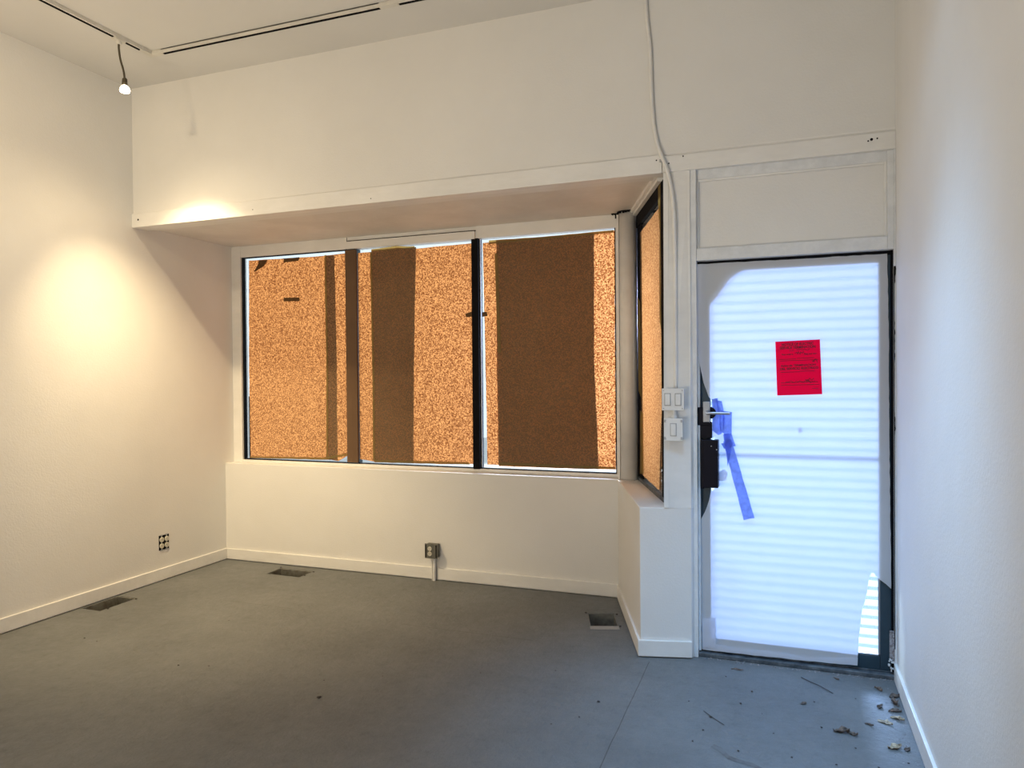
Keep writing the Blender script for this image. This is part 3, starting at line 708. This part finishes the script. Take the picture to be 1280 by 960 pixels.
# surface outlet box on the bay wall with conduit stub to the floor
q = thing('outlet_box', (-2.437, BAY, 0), 'grey metal outlet box on a short white conduit under the window', 'outlet')
bm = new_bm(); add_box(bm, -2.484, -2.392, BAY - 0.052, BAY, 0.172, 0.272); ob = obj('box_body', bm, BOXG, q, bevel=0.006)
bm = new_bm(); add_box(bm, -2.488, -2.388, BAY - 0.056, BAY - 0.052, 0.168, 0.276); fp = obj('face_plate', bm, BOXG, q, bevel=0.001)
for xe in (-2.484, -2.400):
    bm = new_bm(); add_box(bm, xe, xe + 0.008, BAY - 0.058, BAY - 0.055, 0.176, 0.268); obj('plate_edge', bm, BLACK, fp)
for zz in (0.203, 0.240):
    bm = new_bm(); add_cyl(bm, (-2.447, BAY - 0.056, zz), (-2.447, BAY - 0.060, zz), 0.0165, seg=20); f = obj('receptacle', bm, RECEP, fp, bevel=0.001)
bm = new_bm()
for zz in (0.203, 0.240):
    for dx in (-0.006, 0.006): add_box(bm, -2.447 + dx - 0.001, -2.447 + dx + 0.001, BAY - 0.0612, BAY - 0.0598, zz - 0.002, zz + 0.008)
    add_cyl(bm, (-2.447, BAY - 0.0612, zz - 0.008), (-2.447, BAY - 0.0598, zz - 0.008), 0.0022, seg=10)
obj('slots', bm, BLACK, fp)
bm = new_bm(); add_cyl(bm, (-2.427, BAY - 0.026, 0.0), (-2.427, BAY - 0.026, 0.172), 0.011); add_cyl(bm, (-2.427, BAY - 0.026, 0.150), (-2.427, BAY - 0.026, 0.172), 0.015)
add_box(bm, -2.447, -2.441, BAY - 0.03, BAY, 0.0, 0.16)
obj('conduit_stub', bm, TRIMM, q)

# switches on the post
def switch_box(name, x0, x1, z0, z1, yf, label, n, depth=0.035):
    t = thing(name, ((x0 + x1) / 2, yf + depth, z0), label, 'light switch')
    bm = new_bm(); add_box(bm, x0, x1, yf, yf + depth + 0.02, z0, z1); obj('box_body', bm, WHITEP, t, bevel=0.004)
    bm = new_bm(); add_box(bm, x0 - 0.003, x1 + 0.003, yf - 0.004, yf, z0 - 0.003, z1 + 0.003); fp = obj('face_plate', bm, WHITEP, t, bevel=0.002)
    for i in range(n):
        cx = x0 + (x1 - x0) * (i + 0.5) / n; cz = (z0 + z1) / 2; hh = (z1 - z0) * 0.30; ww = 0.017
        bm = new_bm(); add_box(bm, cx - ww, cx + ww, yf - 0.006, yf - 0.0035, cz - hh, cz + hh); s = obj('switch_surround', bm, GREYP, fp)
        bm = new_bm(); add_box(bm, cx - ww + 0.004, cx + ww - 0.004, yf - 0.010, yf - 0.005, cz - hh + 0.004, cz + hh - 0.004); obj('rocker', bm, WHITEP, fp, bevel=0.0015)
    for (sx_, sz_) in ((x0 + .006, z0 + .008), (x1 - .006, z0 + .008), (x0 + .006, z1 - .008), (x1 - .006, z1 - .008)): 
        bm = new_bm(); add_cyl(bm, (sx_, yf - .0055, sz_), (sx_, yf - .003, sz_), 0.003, seg=10); obj('screw', bm, GREYP, fp)
    return t
ya = post_y(1.37, -0.55)
switch_box('light_switch', -0.606, -0.497, 1.318, 1.428, ya - 0.040, 'white surface double light switch on the post beside the door', 2)
t = switch_box('light_switch', -0.594, -0.503, 1.158, 1.272, ya - 0.048, 'white single switch box mounted just below the double switch', 1, 0.043)
for sx_ in (-0.505, -0.592):
    for sz_ in (1.17, 1.26):
        bm = new_bm(); add_box(bm, sx_ - .006, sx_ + .004, ya - 0.055, ya - 0.046, sz_ - .007, sz_ + .007); obj('corner_screw', bm, GREYP, t)
bm = new_bm(); add_cyl(bm, (-0.548, ya - 0.02, 1.268), (-0.548, ya - 0.02, 1.320), 0.011); add_cyl(bm, (-0.548, ya - 0.02, 1.276), (-0.548, ya - 0.02, 1.290), 0.016, seg=6)
tag(obj('conduit_nipple', bm, WHITEP), 'short pipe joining the two white switch boxes', 'pipe')

# conduit from the ceiling down the wall and post to the switch
pts = [(-0.692, D - 0.012, CEIL), (-0.690, D - 0.012, 3.45), (-0.672, D - 0.012, 3.263), (-0.664, D - 0.012, 3.005), (-0.655, D - 0.012, 2.86), (-0.636, D - 0.014, 2.744), (-0.610, D - 0.026, 2.665), (-0.585, D - 0.028, 2.60),
       (-0.566, 3.955, 2.52), (-0.553, 3.950, 2.43), (-0.546, 3.944, 2.30), (-0.543, post_y(2.1, -.54) - 0.012, 2.1), (-0.542, post_y(1.8, -.54) - 0.012, 1.8), (-0.542, post_y(1.5, -.54) - 0.012, 1.43)]
bm = new_bm(); add_tube(bm, smooth_path(pts, 6), 0.0095, 12)
cd = tag(obj('conduit_pipe', bm, TRIMM, smooth=True), 'white painted conduit running from the ceiling down to the double switch', 'pipe')
bm = new_bm(); add_box(bm, -0.622, -0.596, D - 0.030, D - 0.010, 2.640, 2.652); add_cyl(bm, (-0.600, D - 0.032, 2.646), (-0.600, D - 0.024, 2.646), 0.005, seg=8)
obj('pipe_strap', bm, GREYP, cd)

# ------------------------------------------------------------------ ceiling track and lamp
TX, TY = -3.752, 3.583
tk = thing('track_rail', (TX, TY, CEIL), 'white L-shaped lighting track screwed to the ceiling', 'lighting track')
def rail(name, x0, x1, y0, y1, along):
    bm = new_bm(); w = 0.017
    if along == 'Y':
        add_box(bm, x0 - w, x0 - 0.006, y0, y1, CEIL - 0.022, CEIL); add_box(bm, x0 + 0.006, x0 + w, y0, y1, CEIL - 0.022, CEIL); add_box(bm, x0 - w, x0 + w, y0, y1, CEIL - 0.006, CEIL)
    else:
        add_box(bm, x0, x1, y0 - w, y0 - 0.006, CEIL - 0.022, CEIL); add_box(bm, x0, x1, y0 + 0.006, y0 + w, CEIL - 0.022, CEIL); add_box(bm, x0, x1, y0 - w, y0 + w, CEIL - 0.006, CEIL)
    r = obj('rail', bm, TRACKM, tk)
    bm = new_bm()
    if along == 'Y': add_box(bm, x0 - 0.014, x0 - 0.003, y0, y1, CEIL - 0.0228, CEIL - 0.006)
    else: add_box(bm, x0, x1, y0 + 0.003, y0 + 0.014, CEIL - 0.0228, CEIL - 0.006)
    obj('slot', bm, BLACK, r)
rail('rail', TX, TX, -1.5, TY - 0.07, 'Y')
rail('rail', TX + 0.07, -1.2, TY, TY, 'X')
bm = new_bm(); add_box(bm, TX - 0.018, TX + 0.018, TY - 0.09, TY + 0.018, CEIL - 0.024, CEIL); add_box(bm, TX - 0.018, TX + 0.09, TY - 0.018, TY + 0.018, CEIL - 0.0242, CEIL)
obj('corner_joiner', bm, TRACKM, tk, bevel=0.002)
bm = new_bm(); add_box(bm, -2.10, -1.98, TY - 0.0175, TY + 0.0175, CEIL - 0.024, CEIL); obj('straight_joiner', bm, TRACKM, tk, bevel=0.002)

LX, LY = TX, 3.335
lp = thing('track_lamp', (LX, LY, CEIL - 0.022), 'lit bulb on a thin dark gooseneck hanging from the ceiling track', 'lamp')
bm = new_bm(); add_box(bm, LX - 0.019, LX + 0.019, LY - 0.035, LY + 0.035, CEIL - 0.036, CEIL - 0.020); add_cyl(bm, (LX, LY, CEIL - 0.055), (LX, LY, CEIL - 0.034), 0.016); obj('adapter', bm, TRACKM, lp, bevel=0.002)
bm = new_bm(); pth = smooth_path([(LX, LY, CEIL - 0.05), (LX + 0.001, LY, CEIL - 0.09), (LX + 0.012, LY, CEIL - 0.15), (LX + 0.034, LY, CEIL - 0.215), (LX + 0.042, LY, CEIL - 0.262)], 6)
add_tube(bm, pth, 0.0062, 10); obj('gooseneck', bm, NECK, lp, smooth=True)
bx_, bz_ = LX + 0.043, CEIL - 0.262
bm = new_bm(); add_lathe(bm, [(0.008, 0.0), (0.014, -0.006), (0.016, -0.03), (0.018, -0.045)], (bx_, LY, bz_)); obj('lamp_socket', bm, NECK, lp, smooth=True)
bm = new_bm(); add_lathe(bm, [(0.010, -0.044), (0.018, -0.050), (0.026, -0.062), (0.029, -0.074), (0.026, -0.084), (0.012, -0.090), (0.002, -0.091)], (bx_, LY, bz_)); obj('bulb', bm, BULB, lp, smooth=True)

# ------------------------------------------------------------------ floor openings with their ducts
LBL = ['open floor duct against the left wall baseboard', 'open floor duct by the bay wall near the left corner', 'open floor duct with bare metal rim beside the angled return wall']
for (cx, cy, w, l, a), lab in zip(VENTS, LBL):
    t = thing('floor_duct', (cx, cy, 0), lab, 'floor vent', None)
    M = Matrix.Translation((cx, cy, 0)) @ Matrix.Rotation(a, 4, 'Z')
    bm = new_bm(); dz = 0.13; w2, l2 = w / 2, l / 2
    for (x0, x1, y0_, y1_) in ((-w2, -w2 + .003, -l2, l2), (w2 - .003, w2, -l2, l2), (-w2, w2, -l2, -l2 + .003), (-w2, w2, l2 - .003, l2)):
        add_box(bm, x0, x1, y0_, y1_, -dz, -0.003, M)
    add_box(bm, -w2, w2, -l2, l2, -dz - .003, -dz, M)
    obj('duct_wall', bm, GALV, t)
    bm = new_bm(); add_box(bm, -w2 * 0.55, w2 * 0.6, -l2 * 0.5, l2 * 0.35, -dz, -dz + 0.01, M); obj('duct_throat', bm, BLACK, t)
    bm = new_bm()
    if a: add_box(bm, -w2 - .004, w2 + .004, -l2 - 0.004, -l2 + 0.055, -0.03, 0.002, M)
    else: add_box(bm, -w2, w2, l2 - 0.012, l2 - 0.003, -0.05, -0.002, M)
    obj('duct_flange', bm, CHROME if a else GALV, t)
    for (x, y) in ((-w2 - .012, l2 + .01), (w2 + .015, l2 - .02), (w2 + .012, -l2 + .05)):
        if cx < -4 and x < 0: continue
        bm = new_bm(); add_box(bm, x - .006, x + .006, y - .004, y + .004, 0.0, 0.005, M); obj('nail_scrap', bm, CHIP, t)

# ------------------------------------------------------------------ leaves and debris
def leaf(x, y, s, rot, mat, label, curl=0.5, wide=0.45):
    rnd = random.Random(int((x * 91 + y * 37) * 100)); bm = new_bm(); nu, nv = 16, 9; g = []
    for i in range(nu):
        t = i / (nu - 1); w = wide * s * (math.sin(math.pi * min(1, t * 0.98 + 0.02)) ** 0.8) * (1 - 0.25 * t) * 0.5 + 0.0008
        row = []
        for j in range(nv):
            u = (j / (nv - 1) - 0.5) * 2
            xx = (t - 0.5) * s; yy = u * w + s * 0.06 * math.sin(t * 5 + rnd.random() * .2)
            zz = curl * s * (0.28 * u * u * (0.4 + 0.6 * t) + 0.25 * (t - 0.4) ** 2) + 0.02 * s * math.sin(9 * t + 3 * u) + rnd.uniform(0, .015) * s
            k_ = noise.noise(Vector((xx * 55 + x * 40, yy * 55 + y * 40, 1.0))); k2 = noise.noise(Vector((xx * 130 + y * 17, yy * 130, 4.0)))
            row.append(bm.verts.new((xx + s * 0.06 * k2, yy * (1 + 0.5 * k_ * abs(u)), max(0.0, zz + s * 0.16 * k_ * abs(curl) + s * 0.07 * k2))))
        g.append(row)
    for i in range(nu - 1):
        for j in range(nv - 1): bm.faces.new((g[i][j], g[i + 1][j], g[i + 1][j + 1], g[i][j + 1]))
    zmin = min(v.co.z for v in bm.verts)
    bmesh.ops.translate(bm, vec=(0, 0, -zmin), verts=bm.verts)
    bmesh.ops.rotate(bm, cent=(0, 0, 0), matrix=Matrix.Rotation(rot, 3, 'Z'), verts=bm.verts)
    o = obj('dry_leaf', bm, mat, smooth=True); o.location = (x, y, 0.0006)
    s_ = o.modifiers.new('thickness', 'SOLIDIFY'); s_.thickness = 0.0006; s_.offset = 1
    tag(o, label, 'leaf', 'dry leaves on the floor by the door')
leaf(0.215, 3.337, 0.065, 0.2, LEAF1, 'largest crumpled dark brown leaf on the floor before the door', 0.9, 0.6)
leaf(0.258, 3.325, 0.045, -0.5, LEAF1, 'brown leaf lapping the right end of the largest crumpled leaf', 0.9, 0.5)
leaf(0.398, 3.487, 0.062, -0.4, LEAF2, 'pale tan leaf lying flat near the right baseboard', 0.4, 0.6)
leaf(0.452, 3.540, 0.055, -0.3, LEAF2, 'pale curled leaf touching the right baseboard, nearer the camera of two', 0.7, 0.4)
leaf(0.452, 3.615, 0.055, 0.3, LEAF1, 'brown leaf by the right baseboard above the pale curled one', 0.7, 0.4)
leaf(0.462, 3.700, 0.060, -1.2, LEAF1, 'upright curled brown leaf against the right baseboard', 1.3, 0.5)
leaf(0.470, 3.775, 0.050, 0.5, LEAF1, 'small brown leaf farthest along the right baseboard', 1.0, 0.5)
leaf(0.411, 3.846, 0.050, -0.9, LEAF1, 'dark curled leaf just inside the threshold at the right', 1.0, 0.4)
leaf(0.395, 3.640, 0.040, 1.2, LEAF1, 'small dark leaf midway between threshold and pale tan leaf', 1.0, 0.5)
leaf(0.332, 3.445, 0.038, -0.5, LEAF1, 'thin dark leaf left of the pale tan leaf', 0.6, 0.4)
leaf(0.405, 3.262, 0.055, 0.4, LEAF2, 'mottled tan leaf nearest the bottom right of the floor', 0.8, 0.7)
leaf(0.452, 3.262, 0.035, 1.1, LEAF1, 'small dark leaf beside the right baseboard near the picture edge', 0.8, 0.6)
leaf(-0.232, 3.868, 0.060, 0.1, LEAF1, 'flat dark twig-like leaf near the threshold at the left', 0.3, 0.25)
leaf(0.073, 3.566, 0.030, 0.7, LEAF1, 'small dark seed-like leaf in the middle of the lit floor', 0.8, 0.6)
leaf(0.232, 3.91, 0.035, -0.8, LEAF1, 'small dark leaf close to the middle of the threshold', 0.6, 0.4)
# twigs
def twig(pts, r, label):
    bm = new_bm(); add_tube(bm, smooth_path(pts, 5), r, 7); tag(obj('twig', bm, CHIP, smooth=True), label, 'twig', 'thin twigs on the floor')
twig([(0.070, 3.868, .004), (0.10, 3.835, .004), (0.15, 3.785, .006), (0.205, 3.722, .004)], 0.0018, 'long thin bent twig lying before the door')
twig([(-0.345, 3.34, .003), (-0.29, 3.275, .003), (-0.25, 3.235, .003)], 0.0014, 'short thin twig lying left of the brown stain')
# crumbs
crumbs = [(-0.151, 3.621, .012), (-0.194, 3.472, .013), (-0.311, 3.29, .014), (0.14, 3.349, .011), (-0.809, 3.274, .014), (-0.853, 3.10, .009), (-2.052, 2.882, .020), (-2.826, 3.012, .009), (-2.986, 2.967, .009), (-3.705, 3.085, .008),
          (-3.82, 3.10, .008), (-2.148, 3.058, .008), (-3.238, 3.623, .008), (-0.18, 3.03, .010), (-0.36, 3.05, .010), (-0.33, 3.16, .009), (0.02, 3.05, .010), (0.18, 3.05, .009), (0.26, 3.21, .008), (-0.05, 3.23, .007), (0.12, 3.60, .008), (-0.28, 3.76, .008),
          (-0.42, 3.42, .007), (-1.10, 3.55, .008), (-1.45, 3.40, .008), (-1.9, 3.2, .007), (-0.95, 3.00, .007), (0.33, 3.08, .010), (0.44, 3.15, .009), (-0.1, 3.4, .006), (0.3, 3.7, .007), (-3.0, 4.0, .006)]
base = None
for i, (x, y, s) in enumerate(crumbs):
    if i % 4 == 0:
        bm = new_bm(); bmesh.ops.create_icosphere(bm, subdivisions=2, radius=0.5)
        for v_ in bm.verts: v_.co *= 1 + 0.55 * noise.noise(v_.co * 3 + Vector((i, 0, 0))); v_.co.z *= 0.55
        zm = min(v_.co.z for v_ in bm.verts)
        for v_ in bm.verts: v_.co.z -= zm
        base = obj('debris_crumb', bm, CHIP); o = base
    else:
        o = base.copy(); C.objects.link(o)
    o.location = (x, y, 0.0); o.scale = (s, s * 0.75, s * 0.9); o.rotation_euler = (0, 0, i * 1.7)
    tag(o, 'small dark crumb of dirt lying on the painted floor', 'debris', 'dark crumbs scattered over the floor')
# grit along the threshold: beyond counting
bm = new_bm(); rnd = random.Random(21)
for k in range(150):
    x = -0.42 + rnd.random() ** 0.9 * 0.9; y = 3.975 + rnd.uniform(-0.02, 0.010); s = rnd.uniform(.001, .0045)
    add_box(bm, x, x + s * 1.6, y, y + s, 0.0, s * 0.8)
for k in range(60):
    x = 0.47 - abs(rnd.gauss(0, 0.05)); y = rnd.uniform(3.0, 3.9); s = rnd.uniform(.001, .003); add_box(bm, x, x + s * 2, y, y + s, 0.0, s * 0.6)
tag(obj('floor_grit', bm, RUST), 'fine grit and paint flakes along the door threshold', 'grit', kind='stuff')
# brown stain: a thin dried smear
st = sheet('dried_smear', rough_edges([(-0.275, 3.055), (-0.245, 3.040), (-0.215, 2.985), (-0.17, 2.965), (-0.12, 2.955), (-0.075, 2.92), (-0.10, 2.915), (-0.16, 2.940), (-0.215, 2.955), (-0.25, 3.000), (-0.285, 3.030)], .004, .02, 3),
           painted('brown_smear', (0.085, 0.08, 0.078), (0.15, 0.15, 0.15), 22, 0.6), lambda u, v, d: (u, v, 0.0012), 0.03)
tag(st, 'brown dried smear on the floor near the bottom of the picture', 'stain')

# ------------------------------------------------------------------ light
def area(name, loc, target, sx, sy, power, col):
    l = bpy.data.lights.new(name, 'AREA'); l.shape = 'RECTANGLE'; l.size = sx; l.size_y = sy; l.energy = power; l.color = col
    o = bpy.data.objects.new(name, l); C.objects.link(o); o.location = loc
    o.rotation_euler = (Vector(target) - Vector(loc)).to_track_quat('-Z', 'Y').to_euler(); return o
def spot(name, loc, target, power, col, size, blend, rad=0.03):
    l = bpy.data.lights.new(name, 'SPOT'); l.energy = power; l.color = col; l.spot_size = math.radians(size); l.spot_blend = blend; l.shadow_soft_size = rad
    o = bpy.data.objects.new(name, l); C.objects.link(o); o.location = loc
    o.rotation_euler = (Vector(target) - Vector(loc)).to_track_quat('-Z', 'Y').to_euler(); return o
WARM = (1.0, 0.78, 0.47)
area('daylight_street', (-4.6, 12.5, 2.95), (-2.6, 5.0, 1.65), 2.2, 0.7, 1280, (0.95, 0.97, 1.0))
area('daylight_alley', (1.9, 7.2, 1.7), (-0.8, 4.5, 1.65), 0.4, 1.5, 13, (0.95, 0.97, 1.0)).data.spread = math.radians(22)
area('daylight_door', (0.0, 9.5, 2.5), (0.0, 4.1, 1.2), 1.6, 0.85, 165, (0.52, 0.63, 1.0)).data.spread = math.radians(62)
# the lit bulb: wide halo and brighter core
spot('lamp_bulb_light', (bx_, LY, bz_ - 0.11), (bx_ + 0.12, LY + 0.0, 0), 21, WARM, 152, 1.0, 0.025)
spot('lamp_bulb_core', (bx_, LY, bz_ - 0.11), (-4.1, 3.8, 0.3), 22, WARM, 105, 1.0, 0.025)
spot('lamp_bulb_beam', (bx_, LY, bz_ - 0.11), (-3.8, 4.2, 0.0), 370, (1.0, 0.77, 0.44), 80, 1.0, 0.025)
# another lamp along the track, nearer the camera than the picture shows
spot('lamp_track_side', (TX + 0.3, 1.7, 3.35), (L, 2.9, 1.6), 68, WARM, 150, 1.0, 0.05)
# fill lights added out of view
area('warm_up_fill', (-2.6, -0.2, 0.6), (-2.6, 2.4, 3.4), 1.4, 1.0, 65, (1.0, 0.84, 0.62)).data.spread = math.radians(140)  # added warm fill aimed upward to lift the ceiling and walls
area('rear_cool_fill', (-1.6, -1.0, 2.2), (0.5, 1.2, 1.5), 1.4, 1.4, 12, (0.55, 0.78, 1.0)).data.spread = math.radians(110)  # added cool fill for the right wall; the back wall has no window
spot('door_glow_fill', (-0.15, 2.7, 3.5), (0.05, 3.15, 0.0), 30, (0.40, 0.68, 1.0), 95, 1.0, 0.15)  # added fill imitating the door's blue glow on the right wall
spot('door_glow_fill', (-0.45, 2.3, 3.45), (0.10, 3.12, 0.0), 480, (0.30, 0.60, 1.0), 58, 1.0, 0.3)  # added fill strengthening the door's blue light on the floor

w = bpy.data.worlds.new('sky'); sc.world = w; w.use_nodes = True
bg = w.node_tree.nodes['Background']; bg.inputs['Color'].default_value = (0.82, 0.93, 1.0, 1); bg.inputs['Strength'].default_value = 1.25

# ------------------------------------------------------------------ camera
cam = bpy.data.cameras.new('camera'); cam.sensor_width = 36.0; cam.lens = 915.32 / 1280 * 36.0; cam.clip_start = 0.05
co = bpy.data.objects.new('camera', cam); C.objects.link(co); sc.camera = co
yaw, pitch_, roll = 0.3567, -0.0116, -0.0085
s, c = math.sin(yaw), math.cos(yaw); sp_, cp_ = math.sin(pitch_), math.cos(pitch_)
fwd = Vector((-cp_ * s, cp_ * c, sp_)); up0 = Vector((sp_ * s, -sp_ * c, cp_)); r0 = Vector((c, s, 0))
rv = math.cos(roll) * r0 + math.sin(roll) * up0; uv = -math.sin(roll) * r0 + math.cos(roll) * up0
M = Matrix((rv, uv, -fwd)).transposed().to_4x4(); M.translation = (0, 0, 1.5063); co.matrix_world = M

sc.view_settings.view_transform = 'Standard'; sc.view_settings.look = 'None'; sc.view_settings.exposure = 0.0
sc.cycles.max_bounces = 10; sc.cycles.diffuse_bounces = 5; sc.cycles.transparent_max_bounces = 16; sc.cycles.transmission_bounces = 8
sc.cycles.use_denoising = True; sc.cycles.sample_clamp_indirect = 4.0
sc.cycles.caustics_reflective = False; sc.cycles.caustics_refractive = False
